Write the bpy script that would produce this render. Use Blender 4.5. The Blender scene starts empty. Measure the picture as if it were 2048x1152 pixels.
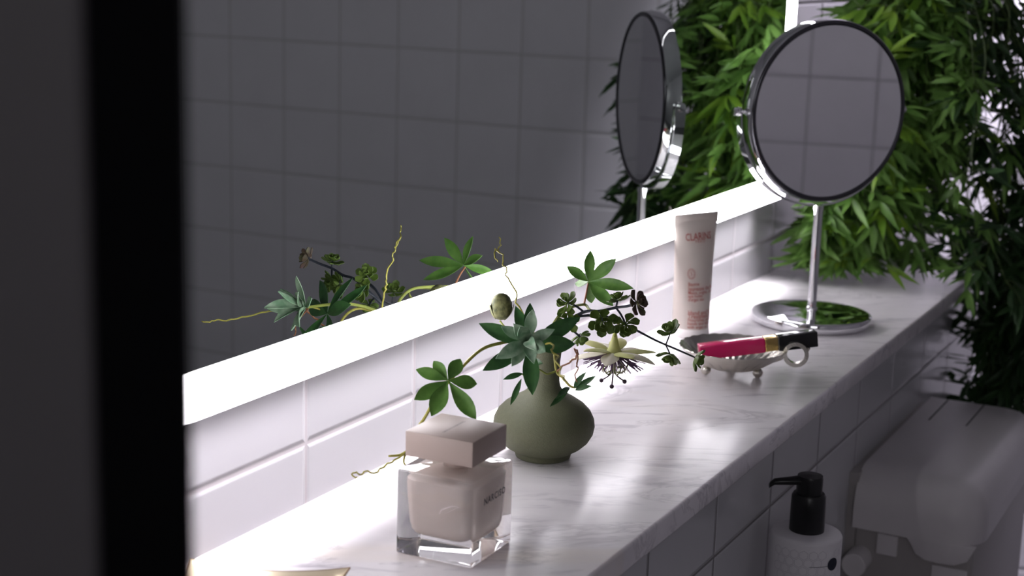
import bpy, bmesh, math, random
from mathutils import Vector, Matrix, noise
R = math.radians
sc = bpy.context.scene
col = sc.collection
TS = 0.15                      # one wall tile, metres
Z0 = 1.05                      # height of the marble ledge above the floor
def W(x, y=None, z=None):      # tile units (ledge top = 0) to metres
    if y is None: x, y, z = x
    return Vector((x*TS, y*TS, Z0 + z*TS))

# ------------------------------------------------------------------ camera, world, lights, exposure
cam_d = bpy.data.cameras.new('camera'); cam = bpy.data.objects.new('camera', cam_d); col.objects.link(cam)
right = Vector((0.46475801, -0.88497528, 0.02861367)); up = Vector((0.16962911, 0.12070752, 0.97808776)); fwd = Vector((0.86903737, 0.44972041, -0.20621735))
m = Matrix((right, up, -fwd)).transposed().to_4x4(); m.translation = Vector((-0.89337, -0.62566, Z0 + 0.39102)); cam.matrix_world = m
cam_d.sensor_width = 36; cam_d.lens = 36*3135.2/2048; cam_d.clip_start = 0.02; cam_d.clip_end = 50
cam_d.dof.use_dof = True; cam_d.dof.focus_distance = 1.25; cam_d.dof.aperture_fstop = cam_d.lens/6.5
sc.camera = cam
wd = bpy.data.worlds.new('world'); sc.world = wd; wd.use_nodes = True
wd.node_tree.nodes['Background'].inputs[0].default_value = (0.5, 0.5, 0.55, 1); wd.node_tree.nodes['Background'].inputs[1].default_value = 0.02
vs = sc.view_settings; vs.view_transform = 'Standard'; vs.look = 'None'; vs.gamma = 1; vs.use_curve_mapping = False; vs.exposure = 0.0
sc.display_settings.display_device = 'sRGB'
cy = sc.cycles; cy.max_bounces = 14; cy.glossy_bounces = 8; cy.transmission_bounces = 10; cy.diffuse_bounces = 6; cy.transparent_max_bounces = 8
cy.use_denoising = True; cy.sample_clamp_indirect = 6; cy.blur_glossy = 0.3
BAND = 11.5; GLOW = 1.0; LEDCOL = (0.97, 0.94, 1.0)
def area(name, loc, rot, sx, sy, power, color=(1, 1, 1)):
    l = bpy.data.lights.new(name, 'AREA'); l.shape = 'RECTANGLE'; l.size = sx; l.size_y = sy; l.energy = power; l.color = color
    o = bpy.data.objects.new(name, l); o.location = loc; o.rotation_euler = rot; col.objects.link(o); return o
# the down-shining LED tape behind the lower edge of the wall mirror
tape = area('mirror_led_tape', (1.1*TS, -0.138*TS, Z0 + 0.802*TS), (0, 0, 0), 10.6*TS, 0.05*TS, 2.4, LEDCOL); tape.data.spread = R(66)
# added fill light behind the camera, lifts the door panel and dim tiles
area('rear_fill', (-2.1, -1.35, 1.9), (0, R(-70), 0), 0.9, 0.7, 4.2, (0.98, 0.96, 1.0))
# small ceiling spot beyond the plant that washes the end wall
spot = area('end_wall_downlight', tuple(W(11.4, -1.1, 8.2)), (0, 0, 0), 0.10, 0.10, 6.0, (0.93, 0.87, 1.0)); spot.data.spread = R(52)
spot.rotation_euler = (W(13.45, -1.3, 1.4)-W(11.4, -1.1, 8.2)).to_track_quat('-Z', 'Y').to_euler()

# ------------------------------------------------------------------ materials
def nodes(name):
    mt = bpy.data.materials.new(name); mt.use_nodes = True; nt = mt.node_tree
    return mt, nt, nt.nodes['Principled BSDF']
def mat(name, c, rough=0.5, metal=0.0, spec=0.5, coat=0.0, noisy=0.0, nscale=40.0, bump=0.0, bscale=200.0, trans=0.0, ior=1.45, sub=0.0, coat_rough=0.1):
    mt, nt, b = nodes(name)
    b.inputs['Base Color'].default_value = (*c, 1); b.inputs['Roughness'].default_value = rough; b.inputs['Metallic'].default_value = metal
    b.inputs['Specular IOR Level'].default_value = spec; b.inputs['Coat Weight'].default_value = coat; b.inputs['Coat Roughness'].default_value = coat_rough
    b.inputs['Transmission Weight'].default_value = trans; b.inputs['IOR'].default_value = ior
    if sub: b.inputs['Subsurface Weight'].default_value = sub; b.inputs['Subsurface Radius'].default_value = (0.004, 0.003, 0.003); 
    tc = nt.nodes.new('ShaderNodeTexCoord')
    n = nt.nodes.new('ShaderNodeTexNoise'); n.inputs['Scale'].default_value = nscale; n.inputs['Detail'].default_value = 4
    nt.links.new(tc.outputs['Object'], n.inputs['Vector'])
    mx = nt.nodes.new('ShaderNodeMix'); mx.data_type = 'RGBA'
    k = 1 - noisy if noisy else 0.97
    mx.inputs['A'].default_value = (*[v*k for v in c], 1); mx.inputs['B'].default_value = (*[min(1, v*(2-k)) for v in c], 1)
    nt.links.new(n.outputs['Fac'], mx.inputs['Factor']); nt.links.new(mx.outputs['Result'], b.inputs['Base Color'])
    if bump:
        n2 = nt.nodes.new('ShaderNodeTexNoise'); n2.inputs['Scale'].default_value = bscale; n2.inputs['Detail'].default_value = 3
        nt.links.new(tc.outputs['Object'], n2.inputs['Vector'])
        bp = nt.nodes.new('ShaderNodeBump'); bp.inputs['Strength'].default_value = bump; bp.inputs['Distance'].default_value = 0.001
        nt.links.new(n2.outputs['Fac'], bp.inputs['Height']); nt.links.new(bp.outputs['Normal'], b.inputs['Normal'])
    return mt
def emit(name, c, s):
    mt = bpy.data.materials.new(name); mt.use_nodes = True; nt = mt.node_tree; nt.nodes.clear()
    e = nt.nodes.new('ShaderNodeEmission'); e.inputs[0].default_value = (*c, 1); e.inputs[1].default_value = s
    o = nt.nodes.new('ShaderNodeOutputMaterial'); nt.links.new(e.outputs[0], o.inputs[0]); return mt
def tile_mat(name, ax_a, ax_b, off_a, off_b, c=(0.36, 0.348, 0.364), grout=(0.33, 0.30, 0.312), rough=0.16, size=TS, gw=0.0016):
    """square glazed tiles in world metres; ax_a / ax_b are the two axes of the wall plane"""
    mt, nt, b = nodes(name); L = nt.links.new
    geo = nt.nodes.new('ShaderNodeNewGeometry'); sep = nt.nodes.new('ShaderNodeSeparateXYZ'); L(geo.outputs['Position'], sep.inputs[0])
    def mth(op, a, v=None, v2=None):
        n = nt.nodes.new('ShaderNodeMath'); n.operation = op
        for i, q in enumerate((a, v, v2)):
            if q is None: continue
            if isinstance(q, (int, float)): n.inputs[i].default_value = q
            else: L(q, n.inputs[i])
        return n.outputs[0]
    ds = []
    for ax, off in ((ax_a, off_a), (ax_b, off_b)):
        t = mth('DIVIDE', mth('SUBTRACT', sep.outputs['XYZ'.index(ax)], off), size)
        fr = mth('SUBTRACT', t, mth('FLOOR', t))
        ds.append(mth('MULTIPLY', mth('SUBTRACT', 0.5, mth('ABSOLUTE', mth('SUBTRACT', fr, 0.5))), size))
    d = mth('MINIMUM', *ds)
    mr = nt.nodes.new('ShaderNodeMapRange'); mr.interpolation_type = 'SMOOTHSTEP'; L(d, mr.inputs[0])
    mr.inputs[1].default_value = gw*0.75; mr.inputs[2].default_value = gw*1.25
    mb = nt.nodes.new('ShaderNodeMapRange'); mb.interpolation_type = 'SMOOTHSTEP'; L(d, mb.inputs[0])
    mb.inputs[1].default_value = gw*0.4; mb.inputs[2].default_value = gw*3.0
    nz = nt.nodes.new('ShaderNodeTexNoise'); nz.inputs['Scale'].default_value = 7; L(geo.outputs['Position'], nz.inputs['Vector'])
    mx = nt.nodes.new('ShaderNodeMix'); mx.data_type = 'RGBA'; L(mr.outputs[0], mx.inputs['Factor'])
    tc = nt.nodes.new('ShaderNodeMix'); tc.data_type = 'RGBA'; L(nz.outputs['Fac'], tc.inputs['Factor'])
    tc.inputs['A'].default_value = (*[v*0.96 for v in c], 1); tc.inputs['B'].default_value = (*[v*1.03 for v in c], 1)
    mx.inputs['A'].default_value = (*grout, 1); L(tc.outputs['Result'], mx.inputs['B'])
    L(mx.outputs['Result'], b.inputs['Base Color'])
    rr = mth('MULTIPLY_ADD', mr.outputs[0], rough-0.8, 0.8); L(rr, b.inputs['Roughness'])
    h = mth('MULTIPLY_ADD', nz.outputs['Fac'], 0.55, mb.outputs[0])
    bp = nt.nodes.new('ShaderNodeBump'); bp.inputs['Strength'].default_value = 0.8; bp.inputs['Distance'].default_value = 0.0010
    L(h, bp.inputs['Height']); L(bp.outputs['Normal'], b.inputs['Normal'])
    return mt
def marble_mat():
    mt, nt, b = nodes('marble'); L = nt.links.new
    geo = nt.nodes.new('ShaderNodeNewGeometry'); mp = nt.nodes.new('ShaderNodeMapping'); mp.vector_type = 'TEXTURE'
    mp.inputs['Rotation'].default_value = (0, 0, R(-58)); mp.inputs['Scale'].default_value = (3.0, 1.0, 1.0); L(geo.outputs['Position'], mp.inputs['Vector'])
    def nz(scale, det, rough, dist):
        n = nt.nodes.new('ShaderNodeTexNoise'); n.inputs['Scale'].default_value = scale; n.inputs['Detail'].default_value = det
        n.inputs['Roughness'].default_value = rough; n.inputs['Distortion'].default_value = dist; L(mp.outputs[0], n.inputs['Vector']); return n
    def ramp(src, st):
        r = nt.nodes.new('ShaderNodeValToRGB'); e = r.color_ramp.elements
        while len(e) < len(st): e.new(0.5)
        for el, (p, c) in zip(e, st): el.position = p; el.color = (*c, 1)
        L(src, r.inputs[0]); return r
    a = nz(9, 6, 0.62, 0.8); r1 = ramp(a.outputs['Fac'], [(0.0, (0.62, 0.59, 0.60)), (0.38, (0.80, 0.765, 0.785)), (0.55, (0.89, 0.855, 0.87)), (1.0, (0.92, 0.89, 0.90))])
    v = nz(16, 5, 0.6, 1.2); r2 = ramp(v.outputs['Fac'], [(0.0, (1, 1, 1)), (0.385, (1, 1, 1)), (0.40, (0.78, 0.77, 0.79)), (0.415, (0.9, 0.9, 0.9)), (0.44, (1, 1, 1))])
    w = nz(5, 3, 0.5, 0.5); r3 = ramp(w.outputs['Fac'], [(0.0, (1, 1, 1)), (0.62, (1, 1, 1)), (0.70, (1.0, 0.95, 0.86)), (0.8, (1, 1, 1))])
    s = nz(30, 4, 0.6, 0.4); r4 = ramp(s.outputs['Fac'], [(0.0, (0.55, 0.54, 0.58)), (0.33, (0.74, 0.73, 0.76)), (0.42, (1, 1, 1)), (1, (1, 1, 1))])
    def mul(x, y):
        mx = nt.nodes.new('ShaderNodeMix'); mx.data_type = 'RGBA'; mx.blend_type = 'MULTIPLY'; mx.inputs['Factor'].default_value = 1
        L(x, mx.inputs['A']); L(y, mx.inputs['B']); return mx.outputs['Result']
    L(mul(mul(mul(r1.outputs[0], r2.outputs[0]), r3.outputs[0]), r4.outputs[0]), b.inputs['Base Color'])
    b.inputs['Roughness'].default_value = 0.24; b.inputs['Specular IOR Level'].default_value = 0.5
    return mt
def leaf_mat(name, c, c2, rough=0.45, trans=0.35, nscale=60, back=None):
    mt, nt, b = nodes(name); L = nt.links.new
    tc = nt.nodes.new('ShaderNodeTexCoord'); n = nt.nodes.new('ShaderNodeTexNoise'); n.inputs['Scale'].default_value = nscale; n.inputs['Detail'].default_value = 3
    L(tc.outputs['Object'], n.inputs['Vector'])
    cr = nt.nodes.new('ShaderNodeValToRGB'); cr.color_ramp.elements[0].position = 0.35; cr.color_ramp.elements[1].position = 0.65
    cr.color_ramp.elements[0].color = (*c, 1); cr.color_ramp.elements[1].color = (*c2, 1); L(n.outputs['Fac'], cr.inputs[0])
    colr = cr.outputs[0]
    if back:
        g = nt.nodes.new('ShaderNodeNewGeometry'); mx = nt.nodes.new('ShaderNodeMix'); mx.data_type = 'RGBA'
        L(g.outputs['Backfacing'], mx.inputs['Factor']); L(colr, mx.inputs['A']); mx.inputs['B'].default_value = (*back, 1); colr = mx.outputs['Result']
    L(colr, b.inputs['Base Color']); b.inputs['Roughness'].default_value = rough; b.inputs['Specular IOR Level'].default_value = 0.35
    t = nt.nodes.new('ShaderNodeBsdfTranslucent'); L(colr, t.inputs['Color'])
    ms = nt.nodes.new('ShaderNodeMixShader'); ms.inputs[0].default_value = trans
    L(b.outputs[0], ms.inputs[1]); L(t.outputs[0], ms.inputs[2]); L(ms.outputs[0], nt.nodes['Material Output'].inputs['Surface'])
    return mt
M = {}
GZ = Z0 + 0.297*TS            # height of one grout course
M['tile_xz'] = tile_mat('wall_tile', 'X', 'Z', 0.0, GZ)
M['tile_front'] = tile_mat('ledge_front_tile', 'X', 'Z', 3.107*TS, Z0 - 0.713*TS, gw=0.0013, rough=0.2, c=(0.55, 0.55, 0.565), grout=(0.22, 0.21, 0.21))
M['tile_yz'] = tile_mat('end_wall_tile', 'Y', 'Z', (0.63-0.4-1)*-TS, GZ, rough=0.3, c=(0.68, 0.66, 0.70), grout=(0.50, 0.49, 0.50), gw=0.0022)
M['tile_opp'] = tile_mat('opposite_wall_tile', 'X', 'Z', 0.116, GZ-0.046, rough=0.3, c=(0.56, 0.545, 0.58), grout=(0.38, 0.37, 0.385), gw=0.0024)
M['floor'] = tile_mat('floor_tile', 'X', 'Y', 0, 0, c=(0.16, 0.16, 0.165), grout=(0.08, 0.08, 0.08), rough=0.5, size=0.3)
M['plaster'] = mat('ceiling_plaster', (0.5, 0.5, 0.52), 0.9)
M['marble'] = marble_mat()
M['mirror'] = mat('mirror_silver', (0.78, 0.83, 0.79), 0.0, 1.0)
M['band'] = emit('frosted_light_band', LEDCOL, BAND)
M['glow'] = emit('led_strip_light', LEDCOL, GLOW)
M['housing'] = mat('housing_white_metal', (0.7, 0.7, 0.7), 0.4)
M['chrome'] = mat('chrome', (0.80, 0.80, 0.82), 0.04, 1.0)
M['handmirror'] = mat('hand_mirror_silver', (0.88, 0.88, 0.9), 0.0, 1.0)
M['darkrim'] = mat('dark_rim_metal', (0.10, 0.10, 0.11), 0.18, 1.0)
M['silver'] = mat('brushed_silver', (0.62, 0.59, 0.53), 0.18, 1.0, noisy=0.1, nscale=120, bump=0.25, bscale=900)
M['ceramic'] = mat('sage_ceramic', (0.115, 0.122, 0.070), 0.62, noisy=0.12, nscale=350, bump=0.35, bscale=900)
M['glass'] = mat('clear_glass', (1, 1, 1), 0.0, trans=1.0, ior=1.45)
M['creambottle'] = mat('cream_bottle_core', (0.80, 0.70, 0.64), 0.35, coat=0.3)
M['cap'] = mat('cap_beige_lacquer', (0.43, 0.345, 0.30), 0.42, spec=0.45)
M['blackink'] = mat('black_print', (0.02, 0.015, 0.02), 0.5)
M['redink'] = mat('red_print', (0.36, 0.09, 0.075), 0.5)
M['tube'] = mat('tube_plastic', (0.58, 0.52, 0.47), 0.42, sub=0.15)
M['tubecap'] = mat('tube_cap_plastic', (0.8, 0.76, 0.74), 0.4)
M['pink'] = mat('pink_gloss', (0.58, 0.012, 0.115), 0.12, coat=0.8)
M['gold'] = mat('gold_metal', (0.75, 0.53, 0.20), 0.2, 1.0)
M['blackplastic'] = mat('black_plastic', (0.012, 0.012, 0.013), 0.3)
M['blackgloss'] = mat('black_gloss', (0.01, 0.01, 0.011), 0.12, coat=0.4)
M['whiteplastic'] = mat('white_plastic', (0.72, 0.70, 0.72), 0.45)
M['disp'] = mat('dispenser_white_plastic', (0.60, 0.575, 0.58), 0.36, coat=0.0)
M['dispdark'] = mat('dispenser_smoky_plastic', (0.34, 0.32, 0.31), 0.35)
M['slot'] = mat('slot_black', (0.02, 0.02, 0.02), 0.8)
M['faintprint'] = mat('faint_grey_print', (0.55, 0.53, 0.56), 0.5)
M['navy'] = mat('navy_print', (0.012, 0.014, 0.03), 0.5)
M['charcoal'] = mat('charcoal_paint', (0.12, 0.112, 0.116), 0.55)
M['blackstrip'] = mat('black_strip', (0.004, 0.004, 0.005), 0.8, spec=0.1)
M['stem_g'] = mat('green_stem', (0.22, 0.25, 0.05), 0.5, noisy=0.3, nscale=80)
M['vine'] = mat('vine_green', (0.05, 0.085, 0.02), 0.5)
M['stem_y'] = mat('yellow_green_stem', (0.34, 0.31, 0.06), 0.5, noisy=0.25, nscale=60)
M['stem_r'] = mat('red_brown_stem', (0.22, 0.09, 0.04), 0.5, noisy=0.3, nscale=80)
M['stem_dark'] = mat('dark_blue_black_stem', (0.018, 0.022, 0.035), 0.5)
M['leaf_pass'] = leaf_mat('passion_leaf', (0.075, 0.175, 0.03), (0.13, 0.265, 0.055), back=(0.20, 0.30, 0.12), trans=0.3, nscale=110)
M['leaf_deep'] = leaf_mat('deep_green_leaf', (0.025, 0.09, 0.025), (0.05, 0.145, 0.04), back=(0.10, 0.19, 0.08), trans=0.22, nscale=110)
M['leaf_lamb'] = leaf_mat('lamb_ear_leaf', (0.17, 0.30, 0.18), (0.38, 0.50, 0.36), rough=0.7, trans=0.2, nscale=130)
M['leaf_succ'] = leaf_mat('succulent_leaf', (0.085, 0.15, 0.022), (0.14, 0.21, 0.04), trans=0.25, nscale=120)
M['leaf_succ_red'] = leaf_mat('succulent_red_leaf', (0.10, 0.05, 0.045), (0.10, 0.11, 0.04), trans=0.15, nscale=90)
M['leaf_bam'] = leaf_mat('bamboo_leaf', (0.075, 0.165, 0.030), (0.185, 0.340, 0.080), rough=0.4, trans=0.35, nscale=22)
M['leaf_bam_shade'] = leaf_mat('bamboo_leaf_shaded', (0.014, 0.040, 0.012), (0.030, 0.075, 0.018), rough=0.5, trans=0.2, nscale=22)  # leaf green darkened to carry the shade of back, room-side and hanging strands
M['leaf_bam_y'] = leaf_mat('bamboo_leaf_yellow', (0.10, 0.22, 0.02), (0.16, 0.26, 0.03), rough=0.4, trans=0.35, nscale=22)
M['bud'] = leaf_mat('bud_green', (0.055, 0.062, 0.022), (0.17, 0.17, 0.07), rough=0.7, trans=0.0, nscale=230)
M['petal'] = leaf_mat('cream_petal', (0.78, 0.74, 0.62), (0.84, 0.80, 0.70), rough=0.6, trans=0.35, nscale=60)
M['petal_g'] = leaf_mat('green_cream_petal', (0.50, 0.52, 0.20), (0.62, 0.60, 0.30), rough=0.6, trans=0.35, nscale=60)
M['fil_p'] = mat('purple_filament', (0.14, 0.075, 0.16), 0.6)
M['fil_w'] = mat('cream_filament', (0.7, 0.66, 0.55), 0.6)
M['stamen'] = mat('green_stamen', (0.14, 0.17, 0.03), 0.5)
M['stigma'] = mat('dark_purple_stigma', (0.035, 0.015, 0.03), 0.4)
M['soil'] = mat('potting_soil', (0.05, 0.035, 0.025), 0.9)
M['traygold'] = mat('tray_gold_rim', (0.95, 0.82, 0.60), 0.25, 0.4)
M['rimbrown'] = mat('rim_edge_brown', (0.22, 0.13, 0.07), 0.4, 0.6)
M['traymirror'] = mat('tray_mirror', (0.72, 0.70, 0.76), 0.06, 1.0)

# ------------------------------------------------------------------ mesh helpers
class MB:
    def __init__(s): s.v = []; s.f = []
    def add(s, vs_, fs): b = len(s.v); s.v += [Vector(p) for p in vs_]; s.f += [tuple(b+i for i in f) for f in fs]; return b
    def box(s, c, h, rot=None):
        c = Vector(c); P = []
        for x in (-1, 1):
            for y in (-1, 1):
                for z in (-1, 1):
                    p = Vector((x*h[0], y*h[1], z*h[2])); P.append(c + (rot @ p if rot else p))
        s.add(P, [(0, 1, 3, 2), (4, 6, 7, 5), (0, 4, 5, 1), (2, 3, 7, 6), (0, 2, 6, 4), (1, 5, 7, 3)])
    def lathe(s, prof, seg=48, c=(0, 0, 0), rot=None, fr=None):
        c = Vector(c); P = []; F = []; n = len(prof)
        for i in range(seg):
            a = 2*math.pi*i/seg
            for (r, z) in prof:
                rr = fr(r, z, a) if fr else (r, z)
                p = Vector((rr[0]*math.cos(a), rr[0]*math.sin(a), rr[1])); P.append(c + (rot @ p if rot else p))
        for i in range(seg):
            j = (i+1) % seg
            for k in range(n-1): F.append((i*n+k, j*n+k, j*n+k+1, i*n+k+1))
        b = s.add(P, F)
        if prof[0][0] > 1e-6: s.f.append(tuple(b+i*n for i in reversed(range(seg))))
        if prof[-1][0] > 1e-6: s.f.append(tuple(b+i*n+n-1 for i in range(seg)))
    def tube(s, pts, rad, seg=8, closed=False):
        pts = [Vector(p) for p in pts]; n = len(pts)
        if not isinstance(rad, (list, tuple)): rad = [rad]*n
        T = []
        for i in range(n):
            a = pts[(i-1) % n] if (closed or i > 0) else pts[i]; b = pts[(i+1) % n] if (closed or i < n-1) else pts[i]
            t = (b-a); T.append(t.normalized() if t.length > 1e-9 else Vector((0, 0, 1)))
        N = T[0].orthogonal().normalized(); P = []; F = []
        for i in range(n):
            N = (N - T[i]*N.dot(T[i])); N = N.normalized() if N.length > 1e-6 else T[i].orthogonal().normalized(); B = T[i].cross(N)
            for k in range(seg):
                a = 2*math.pi*k/seg; P.append(pts[i] + (N*math.cos(a)+B*math.sin(a))*rad[i])
        for i in range(n if closed else n-1):
            j = (i+1) % n
            for k in range(seg): k2 = (k+1) % seg; F.append((i*seg+k, i*seg+k2, j*seg+k2, j*seg+k))
        if not closed: F.append(tuple(reversed(range(seg)))); F.append(tuple((n-1)*seg+k for k in range(seg)))
        s.add(P, F)
    def sphere(s, c, r, seg=16, ring=10, sc_=(1, 1, 1), rot=None):
        prof = [(r*math.sin(math.pi*i/ring), -r*math.cos(math.pi*i/ring)) for i in range(ring+1)]
        prof[0] = (0, prof[0][1]); prof[-1] = (0, prof[-1][1])
        b = len(s.v); s.lathe(prof, seg)
        for i in range(b, len(s.v)):
            p = s.v[i]; p = Vector((p.x*sc_[0], p.y*sc_[1], p.z*sc_[2])); s.v[i] = Vector(c) + (rot @ p if rot else p)
    def leaf(s, base, tip, nrm, width, n=7, curl=0.0, cup=0.25, shape=1.0, thick=0.0, wav=0.0, tipw=0.0, half=2):
        """pointed oval blade from base to tip; nrm = side it faces; curl = lengthwise arch; cup = V fold"""
        base = Vector(base); tip = Vector(tip); d = tip-base; Ln = d.length; d.normalize(); nrm = Vector(nrm); nrm = (nrm - d*nrm.dot(d))
        nrm = nrm.normalized() if nrm.length > 1e-6 else d.orthogonal().normalized(); side = d.cross(nrm)
        rows = []
        for i in range(n+1):
            t = i/n; w = (math.sin(math.pi*min(1, t**shape))**0.85)*(1-tipw) + tipw*min(1, t*3)*(1 if t < 0.97 else 0.5); w *= width/2
            w = max(w, width*0.02)
            ctr = base + d*Ln*t + nrm*curl*Ln*(4*t*(1-t)) + nrm*wav*Ln*math.sin(t*9)
            row = []
            for k in range(-half, half+1):
                q = k/half; row.append(ctr + side*w*q + nrm*abs(q)*w*cup)
            rows.append(row)
        P = [p for r_ in rows for p in r_]; m_ = 2*half+1; F = []
        for i in range(n):
            for k in range(m_-1): F.append((i*m_+k, i*m_+k+1, (i+1)*m_+k+1, (i+1)*m_+k))
        s.add(P, F)
        if thick:
            Q = [p - nrm*thick for p in P]; b = s.add(Q, [tuple(reversed(f)) for f in F]); b0 = b-len(P)
            for i in range(n):
                s.f.append((b0+i*m_, b0+(i+1)*m_, b+(i+1)*m_, b+i*m_)); s.f.append((b+i*m_+m_-1, b+(i+1)*m_+m_-1, b0+(i+1)*m_+m_-1, b0+i*m_+m_-1))
            s.f.append(tuple([b0+k for k in range(m_)] + [b+k for k in reversed(range(m_))])); e = n*m_
            s.f.append(tuple([b+e+k for k in range(m_)] + [b0+e+k for k in reversed(range(m_))]))
    def build(s, name, mt, parent=None, smooth=True, bevel=0.0, bseg=3, origin=None, fix=True, angle=None):
        if parent is None and origin is None: origin = Vector((0, 0, 0))
        me = bpy.data.meshes.new(name); off = Vector(origin) if (origin is not None and parent is None) else Vector((0, 0, 0))
        me.from_pydata([tuple(p-off) for p in s.v], [], s.f); me.update()
        bm = bmesh.new(); bm.from_mesh(me)
        if fix: bmesh.ops.recalc_face_normals(bm, faces=bm.faces)
        if bevel:
            ed = [e for e in bm.edges if len(e.link_faces) == 2 and e.calc_face_angle(0) > R(30)]
            bmesh.ops.bevel(bm, geom=ed, offset=bevel, segments=bseg, profile=0.5, affect='EDGES', clamp_overlap=True)
        if smooth:
            for f in bm.faces: f.smooth = True
            for e in bm.edges:
                if len(e.link_faces) == 2 and e.calc_face_angle(0) > (angle or R(40)): e.smooth = False
        bm.to_mesh(me); bm.free()
        me.materials.append(mt); o = bpy.data.objects.new(name, me); col.objects.link(o)
        if parent: o.parent = parent
        else: o.location = off
        return o
def empty(name, loc, label, cat, group=None, rz=0.0):
    o = bpy.data.objects.new(name, None); o.empty_display_size = 0.02; col.objects.link(o); o.location = loc; o.rotation_euler = (0, 0, rz)
    o['label'] = label; o['category'] = cat
    if group: o['group'] = group
    return o
def structure(name, mb, mt, bevel=0.0, **k):
    o = mb.build(name, mt, smooth=bool(bevel), bevel=bevel, **k); o['kind'] = 'structure'; return o
def slab(x0, x1, y0, y1, z0, z1):     # box between two corners, tile units
    a = W(x0, y0, z0); b = W(x1, y1, z1); mb = MB(); mb.box((a+b)/2, tuple(abs(q)/2 for q in (b-a))); return mb
def text_mesh(body, size, font_align='CENTER', extrude=0.0, spacing=1.0, bold=0.0):
    cu = bpy.data.curves.new('lettering', 'FONT'); cu.body = body; cu.size = size; cu.align_x = font_align; cu.align_y = 'CENTER'; cu.extrude = extrude; cu.space_character = spacing; cu.resolution_u = 2; cu.offset = bold
    o = bpy.data.objects.new('lettering', cu); col.objects.link(o); dg = bpy.context.evaluated_depsgraph_get(); dg.update()
    me = bpy.data.meshes.new_from_object(o.evaluated_get(dg)); V = [v.co.copy() for v in me.vertices]; F = [tuple(p.vertices) for p in me.polygons]
    bpy.data.objects.remove(o); bpy.data.curves.remove(cu); bpy.data.meshes.remove(me)
    return V, F

# ------------------------------------------------------------------ the room
XE, XW, YS, ZC, ZF = 13.45, -16.0, -13.2, 10.0, -7.0
structure('floor', slab(XW, XE+1, YS-1, 1, ZF-0.5, ZF), M['floor'])
structure('ceiling', slab(XW, XE+1, YS-1, 1, ZC, ZC+0.5), M['plaster'])
structure('wall_back', slab(XW, XE+0.5, 0, 0.6, ZF, ZC), M['tile_xz'])
structure('wall_right', slab(XE, XE+0.5, YS, 0, ZF, ZC), M['tile_yz'])
structure('wall_front', slab(XW, XE+0.5, YS-0.5, YS, ZF, ZC), M['tile_opp'])
structure('wall_left', slab(XW-0.5, XW, YS, 0, ZF, ZC), M['plaster'])
structure('wall_ledge', slab(XW, 9.35, -1.348, 0, ZF, -0.13), M['tile_front'])
mb = slab(XW, 8.12, -1.568, 0, -0.13, 0)
o = structure('trim_1', mb, M['marble'], bevel=0.0025); o['label'] = 'long white marble ledge with soft grey veins under the lit mirror'

# dark door edge close to the lens
def cpt(u, v, d):   # a point d metres ahead of the camera
    return cam.matrix_world @ Vector(((u-1024)/3135.2*d, (576-v)/3135.2*d, -d))
pA = cpt(176, 576, 0.34); pB = cpt(366, 576, 0.34); dirp = (pB-pA); dirp.z = 0; wdt = dirp.length; dirp.normalize(); back = Vector((-dirp.y, dirp.x, 0))
if back.dot(fwd) < 0: back = -back
def post(p0, p1, dep, z0, z1, off=0.0):
    mb = MB(); P = [p0+back*off, p1+back*off, p1+back*dep, p0+back*dep]
    vs_ = [Vector((p.x, p.y, z0)) for p in P] + [Vector((p.x, p.y, z1)) for p in P]
    mb.add(vs_, [(3, 2, 1, 0), (4, 5, 6, 7), (0, 1, 5, 4), (1, 2, 6, 5), (2, 3, 7, 6), (3, 0, 4, 7)]); return mb
zf, zc = Z0+ZF*TS, Z0+ZC*TS
o = structure('door_1', post(pA-dirp*0.55, pA, 0.03, zf+0.004, zc-0.3, off=0.0), M['charcoal'], bevel=0.002)
o2 = post(pA, pB, 0.008, zf+0.004, zc-0.3, off=0.004).build('edge_strip', M['blackstrip'], parent=o, smooth=False)  # flat black strip along the edge of the panel

# ------------------------------------------------------------------ lit wall mirror
mir = empty('wall_mirror', W(1.0, -0.1, 0.711), 'large wall mirror with a glowing white frosted border, hung above the marble ledge', 'mirror')
def rel(mb, root):
    o0 = root.location; mb.v = [p-o0 for p in mb.v]; return mb
XL, XR, ZB, ZT, YF = -4.4, 6.63, 0.711, 5.4, -0.2
rel(slab(XL+0.12, XR-0.12, -0.17, -0.002, ZB+0.17, ZT-0.15), mir).build('back_housing', M['housing'], mir, smooth=False)
rel(slab(XL, XR, YF+0.005, YF+0.03, ZB, ZT), mir).build('backing_panel', M['housing'], mir, smooth=False)
bt, bs = 0.212, 0.262
rel(slab(XL+bs, XR-bs, YF, YF+0.006, ZB+bt, ZT-bt), mir).build('mirror_glass', M['mirror'], mir, smooth=False)
for a in ((XL, XR, ZB, ZB+bt), (XL, XR, ZT-bt, ZT), (XL, XL+bs, ZB+bt, ZT-bt), (XR-bs, XR, ZB+bt, ZT-bt)):
    rel(slab(a[0], a[1], YF, YF+0.006, a[2], a[3]), mir).build('light_band', M['band'], mir, smooth=False)
rel(slab(XL+0.2, XR-0.2, -0.165, -0.11, ZB+0.095, ZB+0.11), mir).build('led_strip', M['glow'], mir, smooth=False)

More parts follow.
